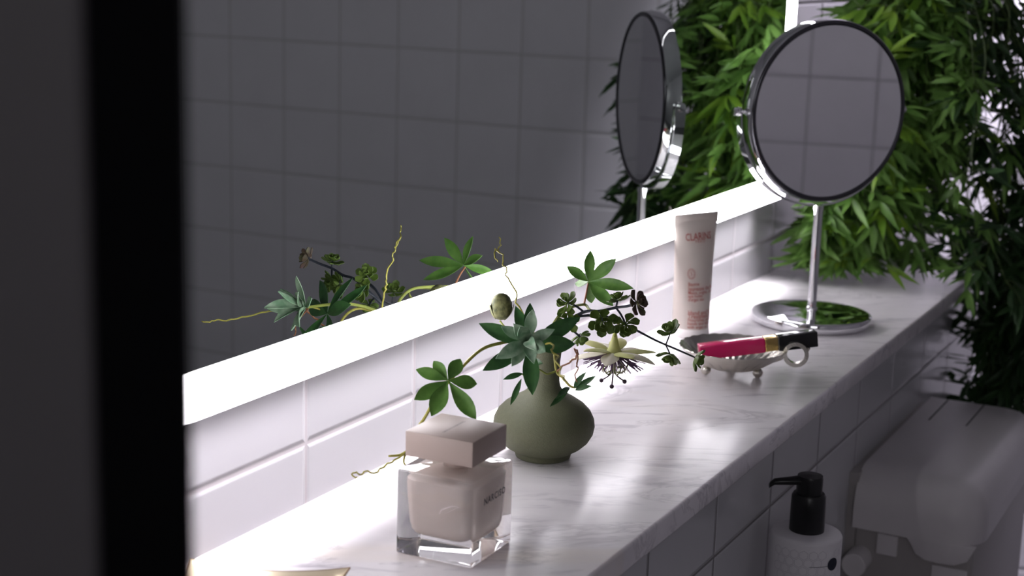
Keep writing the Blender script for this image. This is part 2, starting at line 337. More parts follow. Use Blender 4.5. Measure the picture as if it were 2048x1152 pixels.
PL = {
  'palm_c': [(0.763, -0.801, 0.738)],
  'palm_t': [(0.648, -0.577, 0.839), (0.567, -0.649, 0.629), (0.624, -0.895, 0.53), (0.902, -0.645, 0.889), (0.895, -0.73, 0.917), (0.955, -0.98, 0.864), (0.877, -0.995, 0.747)],
  'ros_c': [(0.642, -0.855, 0.791)],
  'ros_t': [(0.55, -0.753, 0.867), (0.537, -0.827, 0.892), (0.607, -0.889, 0.956), (0.623, -1.002, 0.872), (0.514, -1.009, 0.787), (0.506, -0.956, 0.723), (0.499, -0.843, 0.695), (0.469, -0.771, 0.728), (0.461, -0.899, 0.899), (0.461, -0.987, 0.803)],
  'rp_c': [(1.871, -0.601, 0.846)],
  'rp_t': [(1.932, -0.578, 1.011), (1.9, -0.75, 0.987), (1.845, -0.886, 0.846), (1.759, -0.806, 0.753), (1.856, -0.472, 0.919), (1.994, -0.461, 0.799), (2.019, -0.558, 0.69)],
  'rp_pet': [(1.889, -0.593, 0.842), (1.837, -0.607, 0.79), (1.793, -0.615, 0.73)],
  'branch': [(1.247, -0.674, 0.579), (1.256, -0.672, 0.672), (1.31, -0.678, 0.743), (1.463, -0.67, 0.773), (1.793, -0.615, 0.73), (1.696, -0.697, 0.728), (1.634, -0.8, 0.725), (1.714, -0.872, 0.663), (1.744, -0.839, 0.619), (1.779, -0.813, 0.58)],
  'lp_c': [(0.345, -0.581, 0.619)],
  'lp_t': [(0.37, -0.484, 0.695), (0.474, -0.574, 0.696), (0.449, -0.682, 0.593), (0.308, -0.758, 0.465), (0.196, -0.58, 0.479), (0.188, -0.489, 0.547), (0.282, -0.439, 0.666)],
  'lstem': [(1.205, -0.657, 0.585), (1.14, -0.657, 0.653), (0.978, -0.652, 0.709), (0.804, -0.642, 0.722), (0.642, -0.617, 0.724), (0.513, -0.605, 0.692), (0.423, -0.588, 0.642), (0.368, -0.567, 0.601), (0.3, -0.537, 0.526), (0.247, -0.514, 0.448), (0.208, -0.489, 0.387), (0.169, -0.475, 0.3), (0.149, -0.46, 0.273)],
  'lt_a': [(0.165, -0.47, 0.295), (0.128, -0.45, 0.282), (0.071, -0.425, 0.288)],
  'lt_b': [(0.152, -0.469, 0.291), (0.081, -0.452, 0.271), (-0.033, -0.455, 0.271), (-0.092, -0.457, 0.259), (-0.15, -0.447, 0.279), (-0.183, -0.433, 0.269), (-0.233, -0.434, 0.297), (-0.25, -0.429, 0.285), (-0.239, -0.454, 0.277)],
  'lt_c': [(0.148, -0.466, 0.284), (0.123, -0.476, 0.251), (0.12, -0.501, 0.234)],
  'up_a': [(1.101, -0.676, 0.69), (1.045, -0.628, 0.8), (1.024, -0.603, 0.862), (1.01, -0.586, 0.888), (1.011, -0.596, 0.921), (1.0, -0.574, 0.972), (0.993, -0.539, 1.016), (0.992, -0.544, 1.048), (0.986, -0.52, 1.077), (0.995, -0.523, 1.11), (0.989, -0.494, 1.147), (0.998, -0.499, 1.172), (0.997, -0.49, 1.21)],
  'up_b': [(0.99, -0.502, 1.134), (0.975, -0.486, 1.153), (0.958, -0.491, 1.12), (0.959, -0.508, 1.088)],
  'bud': [(1.216, -0.394, 0.723), (1.247, -0.388, 0.864)],
  'budstem': [(1.207, -0.655, 0.598), (1.117, -0.595, 0.689), (1.192, -0.452, 0.687), (1.215, -0.394, 0.718)],
  's1': [(1.16, -0.812, 0.882), (1.145, -0.825, 0.792), (1.249, -0.852, 0.687), (1.182, -1.003, 0.801), (1.253, -1.103, 0.787), (1.154, -1.2, 0.933), (1.211, -1.071, 0.921)],
  's1stem': [(1.26, -0.679, 0.577), (1.258, -0.687, 0.646), (1.19, -0.774, 0.752), (1.182, -0.897, 0.839), (1.185, -0.985, 0.855), (1.199, -1.067, 0.881), (1.183, -1.137, 0.901), (1.157, -1.188, 0.925)],
  's2': [(1.901, -1.097, 0.62), (1.86, -1.117, 0.499), (2.14, -1.159, 0.427)],
  's2stem': [(1.24, -0.683, 0.582), (1.235, -0.717, 0.677), (1.253, -0.814, 0.785), (1.377, -0.944, 0.782), (1.56, -1.002, 0.697), (1.744, -1.069, 0.6), (1.912, -1.091, 0.532), (2.137, -1.151, 0.433)],
  'front_a': [(1.243, -0.667, 0.579), (1.197, -0.699, 0.655), (1.049, -0.784, 0.716), (0.972, -0.835, 0.673), (0.943, -0.867, 0.575), (0.934, -0.906, 0.549), (0.927, -0.953, 0.514), (0.931, -0.985, 0.51)],
  'front_b': [(0.943, -0.867, 0.575), (0.902, -0.837, 0.564), (0.87, -0.81, 0.588), (0.834, -0.777, 0.604), (0.799, -0.749, 0.569)],
  'thin': [((0.802, -0.75, 0.576), (0.725, -0.679, 0.552)), ((0.794, -0.746, 0.551), (0.72, -0.727, 0.429)), ((0.925, -0.976, 0.507), (0.879, -1.06, 0.613)), ((0.925, -0.976, 0.507), (0.924, -1.092, 0.587)), ((0.926, -0.982, 0.497), (0.906, -1.08, 0.538)), ((0.917, -0.958, 0.509), (0.767, -0.923, 0.441)), ((0.917, -0.958, 0.509), (0.744, -0.965, 0.494)), ((0.835, -0.777, 0.609), (0.744, -0.819, 0.571)), ((0.836, -0.776, 0.616), (0.786, -0.864, 0.648))],
  'curl': [(0.943, -0.867, 0.575), (0.927, -0.926, 0.623), (0.909, -0.983, 0.664), (0.876, -1.011, 0.706), (0.87, -0.994, 0.72), (0.856, -1.027, 0.685), (0.818, -1.032, 0.658), (0.822, -1.047, 0.646), (0.808, -1.033, 0.615), (0.808, -1.051, 0.574)],
  'curl2': [(0.807, -0.864, 0.738), (0.731, -0.947, 0.77), (0.644, -0.982, 0.763), (0.583, -1.045, 0.756), (0.513, -1.069, 0.75), (0.457, -1.123, 0.736), (0.39, -1.15, 0.731), (0.344, -1.193, 0.734), (0.295, -1.212, 0.729), (0.273, -1.238, 0.728)],
  'fl': [(1.798, -0.807, 0.479)],
  'fl_top': [(1.779, -0.813, 0.58)],
  'ring': [(3.489, -1.294, 0.17)],
}

def PW(k): return [W(p) for p in PL[k]]

# ------------------------------------------------------------------ vase
vz = empty('vase', W(1.264, -0.650, 0), 'round-bellied sage green ceramic vase with a narrow neck, holding artificial flowers', 'vase')
prof = [(0, 0.0), (2.05, 0.0), (2.2, 0.08), (2.25, 0.25), (2.28, 0.48), (2.5, 0.62), (3.05, 0.95), (3.6, 1.45), (3.95, 2.05), (4.07, 2.65), (4.0, 3.2), (3.72, 3.8), (3.2, 4.35), (2.5, 4.82), (1.9, 5.15), (1.5, 5.45), (1.24, 5.8), (1.13, 6.3), (1.1, 7.0), (1.12, 7.8), (1.2, 8.6), (1.27, 8.85), (1.25, 8.95), (1.15, 8.93), (1.05, 8.6), (0.98, 7.5), (0.98, 6.0), (1.2, 5.4), (2.6, 4.5), (3.7, 3.2), (3.6, 1.9), (2.5, 0.8), (0, 0.5)]
mb = MB(); mb.lathe([(r*0.01, z*0.01) for r, z in prof[:23]], 64); mb.build('body', M['ceramic'], vz, angle=R(60))
mb = MB(); mb.lathe([(r*0.01, z*0.01) for r, z in [(1.24, 8.94), (1.15, 8.93), (1.05, 8.6), (0.98, 7.5), (0.98, 6.0), (0.0, 5.9)]], 40); mb.build('neck_lining', M['ceramic'], vz, angle=R(60))

# ------------------------------------------------------------------ artificial flower stems in the vase
def smooth_path(pts, n=6):
    pts = [Vector(p) for p in pts]; out = []
    for i in range(len(pts)-1):
        p0 = pts[max(i-1, 0)]; p1 = pts[i]; p2 = pts[i+1]; p3 = pts[min(i+2, len(pts)-1)]
        for k in range(n):
            t = k/n; out.append(0.5*((2*p1) + (-p0+p2)*t + (2*p0-5*p1+4*p2-p3)*t*t + (-p0+3*p1-3*p2+p3)*t**3))
    out.append(pts[-1]); return out
def taper(n, a, b): return [a+(b-a)*i/(n-1) for i in range(n)]
camp = cam.matrix_world.translation.copy()
def toward_cam(p): return (camp-p).normalized()
def stem_obj(name, root, pts, r0, r1, mt, seg=7, n=5):
    P = smooth_path(pts, n); mb = MB(); mb.tube(P, taper(len(P), r0, r1), seg); return rel(mb, root).build(name, mt, root)
inner = W(1.264, -0.650, 0.45)
def palmate(name, root, c, tips, mt, width, face, curl=-0.05, cup=0.3, mats=None, n=9, shape=0.9, thick=0.0004):
    mb = MB(); c = Vector(c)
    for i, t in enumerate(tips):
        b = c + (t-c)*0.015; w = width*(0.85+0.3*((i*37) % 10)/10) if not isinstance(width, (list, tuple)) else width[i]
        mb.leaf(b, t, face, w, n=n, curl=curl*(1 if i % 2 else -0.4), cup=cup, shape=shape, thick=thick)
    return rel(mb, root).build(name, mt, root, fix=False)
pf = empty('passion_flower_stem', inner, 'passion flower stem in the vase with star-shaped leaves, curly tendrils and cream and purple bloom', 'artificial flower')
nk = W(1.262, -0.652, 0.3)
stem_obj('stem', pf, [nk, W(1.25, -0.66, 0.5)] + PW('branch'), 0.0016, 0.0009, M['stem_g'])
stem_obj('stem', pf, [nk, W(1.25, -0.66, 0.5)] + PW('lstem'), 0.0014, 0.0011, M['stem_y'])
stem_obj('petiole', pf, PW('rp_pet'), 0.0007, 0.0009, M['stem_r'])
stem_obj('bud_stalk', pf, PW('budstem'), 0.0009, 0.0008, M['stem_g'])
for k, r in (('lt_a', 0.0013), ('lt_c', 0.0009)): stem_obj('side_shoot', pf, PW(k), r, r*0.6, M['stem_y'])
def wig(pts, amp, seed, n=5):
    rnd = random.Random(seed); P = smooth_path(pts, n); return [p+Vector((rnd.uniform(-1, 1), rnd.uniform(-1, 1), rnd.uniform(-1, 1)))*amp for p in P]
for k, mt, s_ in (('lt_b', 'stem_y', 1), ('up_a', 'stem_y', 2), ('up_b', 'stem_y', 3), ('curl', 'stem_r', 4), ('curl2', 'stem_y', 5)):
    P = wig(PW(k), 0.0007, s_, 3); mb = MB(); mb.tube(P, taper(len(P), 0.0008, 0.0005), 5); rel(mb, pf).build('tendril', M[mt], pf)
def fcam(p, tilt=(0, 0, 0)): return (toward_cam(p) + Vector(tilt)).normalized()
c = PW('palm_c')[0]; palmate('star_leaf', pf, c, PW('palm_t'), M['leaf_deep'], [0.0115, 0.0115, 0.0125, 0.0095, 0.009, 0.0125, 0.0135], fcam(c), shape=1.15)
c = PW('rp_c')[0]; palmate('star_leaf', pf, c, PW('rp_t'), M['leaf_pass'], [0.0095, 0.011, 0.0105, 0.011, 0.009, 0.0085, 0.0085], fcam(c, (0, 0, 0.3)), shape=1.1)
c = PW('lp_c')[0]; palmate('star_leaf', pf, c, PW('lp_t'), M['leaf_pass'], [0.0085, 0.0108, 0.0105, 0.0118, 0.0128, 0.0108, 0.0090], fcam(c, (0, 0, 0.2)), shape=1.3)
# bud
b0, b1 = PW('bud'); d = (b1-b0); H = d.length; rot = d.to_track_quat('Z', 'Y').to_matrix(); mb = MB()
bp = [(0, 0), (0.35, 0.02), (0.72, 0.12), (0.95, 0.3), (1.0, 0.5), (0.93, 0.7), (0.72, 0.87), (0.4, 0.97), (0, 1.0)]
def lob(r, z, a): return (r*(1+0.05*math.cos(5*a)), z)
mb.lathe([(r*0.0086, z*H) for r, z in bp], 32, c=b0, rot=rot, fr=lob)
bo = rel(mb, pf).build('bud', M['bud'], pf)
mb = MB()
for k in range(4):
    a = k*math.pi/2+0.4; q = rot @ Vector((math.cos(a)*0.009, math.sin(a)*0.009, 0)); mb.leaf(b0+q*0.4, b0+q*1.12+d*0.62, q, 0.009, n=6, curl=0.12, cup=-0.2, thick=0.0003)
rel(mb, pf).build('sepal', M['bud'], bo, fix=False)
# hanging narrow leaves near the neck
mb = MB()
for i, (a, b) in enumerate(PL['thin']):
    a = W(a); b = W(b); mb.leaf(a, b, fcam(a, (0.2*(i % 3)-0.2, 0, 0.3)), 0.0045 if i < 7 else 0.0075, n=7, curl=0.08*(-1)**i, cup=0.3, thick=0.0003)
rel(mb, pf).build('narrow_leaves', M['leaf_deep'], pf, fix=False)
stem_obj('stem', pf, PW('front_a'), 0.0012, 0.0009, M['stem_y']); stem_obj('stem', pf, PW('front_b'), 0.0009, 0.0006, M['stem_g'])
# bloom, hanging face down
fc = PW('fl')[0]; ftop = PW('fl_top')[0]
fl = bpy.data.objects.new('flower', None); fl.empty_display_size = 0.01; col.objects.link(fl); fl.parent = pf; fl.location = fc - inner
rnd = random.Random(5)
def fb(mb, name, mt, fix=False, **k): return mb.build(name, M[mt], fl, fix=fix, **k)
mb = MB(); mb.lathe([(0.0015, 0.017), (0.0022, 0.014), (0.0042, 0.006), (0.0065, 0.001), (0.0055, -0.002), (0, -0.003)], 20); fb(mb, 'calyx', 'petal_g', fix=True)
for i in range(10):
    a = i*math.pi/5+0.25; d_ = Vector((math.cos(a), math.sin(a), 0)); ln = 0.038 if i % 2 else 0.035; zt = (-0.004 if i % 2 else 0.004) + rnd.uniform(-0.003, 0.003)
    mb = MB(); mb.leaf(d_*0.004+Vector((0, 0, 0.001)), d_*ln+Vector((0, 0, zt)), (0, 0, 1), 0.0150, n=9, curl=0.06+0.06*rnd.random(), cup=-0.25, shape=0.9, thick=0.0005, half=3)
    fb(mb, 'petal', 'petal' if i % 2 else 'petal_g')
mb = MB(); mb2 = MB()
for i in range(84):
    a = i*2*math.pi/84+rnd.uniform(-.03, .03); d_ = Vector((math.cos(a), math.sin(a), 0)); ln = rnd.uniform(0.019, 0.027); dz = rnd.uniform(-0.008, -0.000)
    P = [d_*0.005+Vector((0, 0, -0.002)), d_*0.012+Vector((0, 0, -0.0035+dz*0.2)), d_*ln+Vector((rnd.uniform(-.001, .001), rnd.uniform(-.001, .001), -0.004+dz))]
    mb.tube(smooth_path(P, 3), [0.00045]*7, 4)
for i in range(28):
    a = i*2*math.pi/28; d_ = Vector((math.cos(a), math.sin(a), 0)); P = [d_*0.004+Vector((0, 0, -0.002)), d_*0.008+Vector((0, 0, -0.010)), d_*rnd.uniform(0.009, 0.013)+Vector((0, 0, -0.016))]
    mb2.tube(smooth_path(P, 3), [0.0004]*7, 4)
fb(mb, 'purple_corona', 'fil_p'); fb(mb2, 'cream_corona', 'fil_w')
mb = MB(); mb.tube([(0, 0, 0), (0, 0, -0.0165)], [0.0013, 0.001], 8); fb(mb, 'column', 'stigma', fix=True)
for i in range(5):
    a = i*2*math.pi/5+0.3; d_ = Vector((math.cos(a), math.sin(a), 0))
    mb = MB(); mb.tube(smooth_path([(0, 0, -0.0125), d_*0.005+Vector((0, 0, -0.0175)), d_*0.010+Vector((0, 0, -0.0145)), d_*0.0125+Vector((0, 0, -0.009))], 4), 0.0007, 6)
    t_ = Vector((-d_.y, d_.x, 0)); mb.tube([d_*0.0125-t_*0.003+Vector((0, 0, -0.009)), d_*0.0125+t_*0.003+Vector((0, 0, -0.009))], 0.0011, 6); fb(mb, 'anther', 'stamen', fix=True)
for a in (R(200), R(325), R(80)):
    d_ = Vector((math.cos(a), math.sin(a), 0)); mb = MB(); mb.tube(smooth_path([(0, 0, -0.016), d_*0.005+Vector((0, 0, -0.021)), d_*0.0105+Vector((0, 0, -0.025))], 4), 0.00065, 6)
    mb.sphere(d_*0.0115+Vector((0, 0, -0.0258)), 0.0019, 12, 8); fb(mb, 'stigma', 'stigma', fix=True)

# lamb's-ear rosette
rs = empty('leaf_rosette_stem', inner + Vector((0.001, 0.002, 0)), 'soft grey-green leaf rosette at the front left of the vase mouth', 'artificial flower')
c = PW('ros_c')[0]
palmate('rosette', rs, c, PW('ros_t'), M['leaf_lamb'], 0.0095, fcam(c), curl=0.10, cup=0.35, shape=1.2, thick=0.0006)
mb = MB(); rn = random.Random(3)
for i in range(6):
    a = i*1.05+0.3; q = right*math.cos(a)+up*math.sin(a); mb.leaf(c+toward_cam(c)*0.001, c+q*0.007+toward_cam(c)*0.007, toward_cam(c), 0.005, n=6, curl=-0.1, cup=0.4, thick=0.0005)
rel(mb, rs).build('rosette_heart', M['leaf_lamb'], rs, fix=False)
stem_obj('stem', rs, [nk+Vector((0.002, 0.001, 0)), W(1.22, -0.67, 0.5), W(1.17, -0.7, 0.66), W(0.95, -0.78, 0.76), c-toward_cam(c)*0.002], 0.0016, 0.0012, M['stem_g'])

# succulent sprigs
def succulent(root, c, axis, rad, mt, seed, n_out=6, openness=1.0):
    rn = random.Random(seed); axis = Vector(axis).normalized(); u_ = axis.orthogonal().normalized(); v_ = axis.cross(u_); mb = MB()
    for ring, (num, ln, tilt, w) in enumerate(((n_out, 1.0, openness, 0.62), (n_out-1, 0.72, openness*0.62, 0.5), (3, 0.45, 0.3, 0.35))):
        for i in range(num):
            a = 2*math.pi*i/num+ring*0.5+rn.uniform(-.12, .12); q = u_*math.cos(a)+v_*math.sin(a); d_ = (q*math.sin(tilt*1.45)+axis*math.cos(tilt*1.45)).normalized()
            nn = (axis-q*0.4).normalized(); ln2 = ln*rad*rn.uniform(0.88, 1.08)
            mb.leaf(c+axis*ring*0.0008, c+d_*ln2+axis*ring*0.001, nn, rad*w, n=8, curl=-0.14, cup=0.3, shape=2.3, thick=0.0006, tipw=0.15)
    return rel(mb, root).build('succulent_head', mt, root, fix=False)
sA = empty('succulent_sprig', inner + Vector((-0.001, 0.001, 0)), 'sprig of clustered green and dark red succulent heads just above the cream bloom', 'artificial flower')
stem_obj('stem', sA, [nk+Vector((-0.002, 0, 0)), W(1.25, -0.64, 0.5)] + PW('s1stem'), 0.0015, 0.001, M['stem_dark'])
S1 = PW('s1'); S1stem = PW('s1stem')
ax = [(-0.6, 0.3, 0.5), (-0.5, -0.2, 0.1), (0.3, -0.3, -0.7), (-0.75, -0.5, -0.15), (-0.7, -0.55, -0.35), (-0.2, -0.9, 0.3), (0.0, 0.3, 0.9)]
rad = [0.0105, 0.0105, 0.0095, 0.0128, 0.0122, 0.0110, 0.0098]
mts = ['leaf_succ', 'leaf_succ', 'leaf_succ', 'leaf_succ', 'leaf_succ', 'leaf_succ_red', 'leaf_succ']
for i, p in enumerate(S1):
    near = min(S1stem[1:], key=lambda q: (q-p).length); stem_obj('twig', sA, [near, (near+p)/2+Vector((0, 0, 0.001)), p], 0.0009, 0.0008, M['stem_dark'])
    succulent(sA, p, ax[i], rad[i], M[mts[i]], i)
sB = empty('succulent_sprig', inner + Vector((0.001, -0.002, 0)), 'long blue-black sprig whose three small succulent heads reach over the silver dish', 'artificial flower')
stem_obj('stem', sB, [nk+Vector((0, -0.003, 0)), W(1.26, -0.68, 0.5)] + PW('s2stem'), 0.0013, 0.0008, M['stem_dark'])
S2 = PW('s2'); S2stem = smooth_path(PW('s2stem'), 4)
for i, p in enumerate(S2):
    near = min(S2stem[12:], key=lambda q: (q-p).length)
    if True: stem_obj('twig', sB, [near, (near+p)/2, p], 0.0007, 0.0006, M['stem_dark'])
    succulent(sB, p, [(-0.4, 0.3, 0.8), (-0.6, 0.1, -0.8), (0.1, -0.7, -0.25)][i], [0.0112, 0.0118, 0.0118][i], M['leaf_succ'], 20+i, openness=0.8)

# ------------------------------------------------------------------ perfume bottle
pb = empty('perfume_bottle', W(-0.138, -0.905, 0), 'square clear glass perfume bottle with cream core and flat beige cap on the ledge', 'perfume bottle', rz=R(1.0))
hw = 0.0286; Hh = 0.0585
mb = MB(); mb.box((0, 0, Hh/2), (hw, hw, Hh/2)); mb.v = [p+Vector((0, 0, 0.0004)) for p in mb.v]; mb.build('glass_body', M['glass'], pb, bevel=0.0012, bseg=3)
# cream core: squarish cup, wide top, rounded bottom
def sqring(h, r, z, n=12, tw=5.0):
    P = []
    for i in range(n*4):
        a = 2*math.pi*i/(n*4); c_, s_ = math.cos(a), math.sin(a); k = (abs(c_)**tw+abs(s_)**tw)**(-1/tw); P.append(Vector((h*k*c_, h*k*s_, z)))
    return P
def loft(mb, rings, cap0=True, cap1=True):
    n = len(rings[0]); b = mb.add([p for r in rings for p in r], [(i*n+k, i*n+(k+1) % n, (i+1)*n+(k+1) % n, (i+1)*n+k) for i in range(len(rings)-1) for k in range(n)])
    if cap0: mb.f.append(tuple(b+k for k in reversed(range(n))))
    if cap1: mb.f.append(tuple(b+(len(rings)-1)*n+k for k in range(n)))
mb = MB(); rings = []
for z, h in ((0.0135, 0.012), (0.0138, 0.0165), (0.0150, 0.0195), (0.0175, 0.0214), (0.022, 0.0226), (0.030, 0.0235), (0.040, 0.0243), (0.049, 0.0249), (0.0518, 0.0247), (0.0530, 0.0235), (0.0534, 0.020)): rings.append(sqring(h, 0, z, tw=6.0))
loft(mb, rings); mb.build('cream_core', M['creambottle'], pb)
mb = MB(); mb.lathe([(0.0085, 0.0586), (0.0085, 0.0672)], 32); mb.build('collar', M['cap'], pb)
capz0, capz1 = 0.0672, 0.0845
mb = MB(); mb.box((0.0, 0, (capz0+capz1)/2), (0.0243, 0.0252, (capz1-capz0)/2)); cp = mb.build('cap', M['cap'], pb, bevel=0.0007, bseg=2)
V, F = text_mesh('NARCISO', 0.0066, spacing=1.2, bold=0.00012)
mb = MB(); mb.add([Vector((v.x*0.95+0.002, -hw-0.00015, v.y+0.0412)) for v in V], F); mb.build('lettering', M['blackink'], pb, smooth=False, fix=False)
V, F = text_mesh('NARCISO RODRIGUEZ', 0.0026, spacing=1.15)
mb = MB(); mb.add([Vector((v.x, v.y+0.002, capz1+0.0001)) for v in V], F); mb.build('cap_lettering', M['blackink'], cp, smooth=False, fix=False)

# ------------------------------------------------------------------ hand cream tube
tb = empty('cream_tube', W(4.332, -0.292, 0), 'tall off-white squeeze tube with red lettering standing behind the silver dish', 'cosmetic tube', rz=R(243-270+0))
TH = 0.1255; TC = 0.010; rb = 0.0196; hc = 0.0305
def tube_ab(t):       # half-width, half-depth along the height
    a = rb + (hc-rb)*t**1.15; b = max(0.0009, rb*(1-t**1.5)*1.0 + 0.0009*t); return a, b
def tube_pt(s_, t, off=0.0):  # s_ = arc coordinate across the front in metres
    a, b = tube_ab(t); x = a*math.sin(max(-1.45, min(1.45, s_/a*0.92))); c_ = math.sqrt(max(0, 1-(x/a)**2)); return Vector((x, -(b*c_)-off, TC+(TH-TC)*t))
mb = MB(); rings = []
for i in range(33):
    t = i/32; a, b = tube_ab(t); rings.append([Vector((a*math.cos(q), b*math.sin(q), TC+(TH-TC)*t)) for q in [2*math.pi*k/56 for k in range(56)]])
loft(mb, rings); body = mb.build('tube_body', M['tube'], tb)
mb = MB(); mb.box((0, 0, TH+0.0015), (hc+0.0002, 0.0009, 0.0055)); mb.build('crimp', M['tube'], tb, bevel=0.0003, bseg=2)
mb = MB(); mb.lathe([(0.0192, 0), (0.0198, 0.0006), (0.0200, TC-0.001), (0.0196, TC), (0, TC)], 48); mb.build('screw_cap', M['tubecap'], tb)
def tube_text(body_, size, s0, t0, align='LEFT', sp=1.0):
    V, F = text_mesh(body_, size, align, spacing=sp, bold=size*0.012); mb = MB(); b = mb.add([tube_pt(v.x+s0, t0+v.y/(TH-TC), 0.00025) for v in V], F); return mb
allt = MB()
def addt(*a, **k):
    m2 = tube_text(*a, **k); allt.add(m2.v, m2.f)
addt('CLARINS', 0.0107, -0.0205, 0.848, sp=1.0); addt('PARIS', 0.0042, 0.002, 0.806, align='CENTER', sp=1.5)
big = allt; allt = MB()
for row, (t_, h_) in {'Baume': (0.424, 0.0056), 'Jeunesse des Mains': (0.381, 0.0064), 'Mains, ongles, cuticules': (0.346, 0.0050), 'aux huiles': (0.315, 0.0048), "d'argan bio": (0.282, 0.0048),
                      'Hand and Nail': (0.159, 0.0066), 'Treatment Balm': (0.126, 0.0066), 'Nourishes, protects': (0.093, 0.0050), 'hands and nails': (0.060, 0.0050), 'with argan oil': (0.026, 0.0048)}.items(): addt(row, h_, -0.0195, t_)
lett = allt; allt = MB()
V, F = text_mesh('S', 0.0055); allt.add([tube_pt(v.x-0.0145, 0.52+v.y/(TH-TC), 0.00025) for v in V], F)
for ra, rbb in ((0.0050, 0.0056), (0.0036, 0.0040)):
    P = []
    for i in range(40):
        a = 2*math.pi*i/40
        for r in (ra, rbb): P.append(tube_pt(-0.0145+r*math.cos(a), 0.52+r*math.sin(a)/(TH-TC), 0.00025))
    allt.add(P, [(2*i, 2*i+1, (2*i+3) % 80, (2*i+2) % 80) for i in range(40)])
allt.build('emblem', M['redink'], tb, smooth=False, fix=False); lett.build('small_print', M['redink'], tb, smooth=False, fix=False); big.build('lettering', M['redink'], tb, smooth=False, fix=False)

# ------------------------------------------------------------------ silver shell dish with ring handle
DC = (3.42, -0.935)
ds = empty('silver_dish', W(DC[0], DC[1], 0), 'small fluted silver dish on ball feet with a round ring handle', 'dish')
Rr = 0.0515; zr = 0.0300; zb = 0.0085
def dish_r(rr, z, a): k = (rr/Rr); return (rr*(1+0.008*k*math.cos(26*a)), z+(0.0030*k*(1-k)+0.00025)*math.cos(26*a))
prof = []
for i in range(13): t = i/12; prof.append((Rr*t, zb + (zr-zb)*t**2.4))
outer = [(r, z-0.0012) for r, z in prof]
mb = MB(); full = [(0.0, outer[0][1])] + outer[1:] + [(Rr+0.0006, zr-0.0004)] + list(reversed(prof[1:])) + [(0.0, prof[0][1])]
mb.lathe(full, 192, fr=dish_r); mb.build('bowl', M['silver'], ds, angle=R(70))
hd = (W(3.528, -1.283, 0.17) - W(DC[0], DC[1], 0)); hd2 = Vector((hd.x, hd.y, 0)).normalized()
for a in (-72, 112, 20):
    aa = R(a); mb = MB(); x, y = 0.025*math.cos(aa), 0.025*math.sin(aa); mb.sphere((x, y, 0.0050), 0.0050, 20, 12); mb.tube([(x, y, 0.008), (x*0.99, y*0.99, 0.0112)], 0.0026, 10); mb.build('ball_foot', M['silver'], ds)
mb = MB(); rc = hd2*0.0600 + Vector((0, 0, 0.0262)); ax_u = hd2; ax_v = Vector((0, 0, 1)); P = []; NN = 36
ringn = 12
wv = ax_u.cross(ax_v)
vs_ = []; fs_ = []
for i in range(NN):
    a = 2*math.pi*i/NN; q = ax_u*math.cos(a)+ax_v*math.sin(a)
    for rr, ww in ((0.0084, 0.0034), (0.0084, -0.0034), (0.0123, -0.0034), (0.0123, 0.0034)): vs_.append(rc+q*rr+wv*ww)
for i in range(NN):
    j = (i+1) % NN
    for k in range(4): k2 = (k+1) % 4; fs_.append((i*4+k, i*4+k2, j*4+k2, j*4+k))
mb.add(vs_, fs_)
q = ax_u*math.cos(R(25))+ax_v*math.sin(R(25)); mb.add([rc+q*0.0118+wv*0.0028+ax_v*0.003, rc+q*0.0118-wv*0.0028+ax_v*0.003, rc+q*0.0145-wv*0.0028+ax_v*0.0005, rc+q*0.0145+wv*0.0028+ax_v*0.0005, rc+q*0.0115+wv*0.0028-ax_v*0.003, rc+q*0.0115-wv*0.0028-ax_v*0.003], [(0, 1, 2, 3), (3, 2, 5, 4), (0, 3, 4), (1, 5, 2), (0, 4, 5, 1)])
mb.tube(smooth_path([rc-ax_u*0.0115-ax_v*0.002, rc-ax_u*0.0150-ax_v*0.0055, rc-ax_u*0.021-ax_v*0.0085], 4), taper(9, 0.0026, 0.0014), 10)
mb.tube([rc-ax_u*0.0112+ax_v*0.002, hd2*(Rr-0.004)+Vector((0, 0, zr-0.003))], 0.0020, 8)
mb.build('ring_handle', M['silver'], ds, bevel=0.0)

# ------------------------------------------------------------------ lip gloss
ga = W(3.25, -0.765, 0.172); gb = W(3.66, -1.405, 0.272)
lg = empty('lip_gloss', ga, 'pink lip gloss with gold collar and black cap lying across the silver dish', 'lip gloss')
gd = (gb-ga); GL = gd.length; gd.normalize(); gs = gd.cross(Vector((0, 0, 1))).normalized(); gu = gs.cross(gd)
rotg = Matrix((gd, gs, gu)).transposed()
def gbox(x0, x1, h, name, mt, bev=0.0008): mb = MB(); mb.box(rotg @ Vector(((x0+x1)/2*GL, 0, 0)), ((x1-x0)/2*GL, h, h), rotg); return mb.build(name, M[mt], lg, bevel=bev, bseg=3)
gbox(0.0, 0.555, 0.0072, 'gloss_tube', 'pink', 0.0015); gbox(0.555, 0.665, 0.0066, 'gold_collar', 'gold'); gbox(0.665, 1.0, 0.0074, 'cap', 'blackgloss', 0.0006)

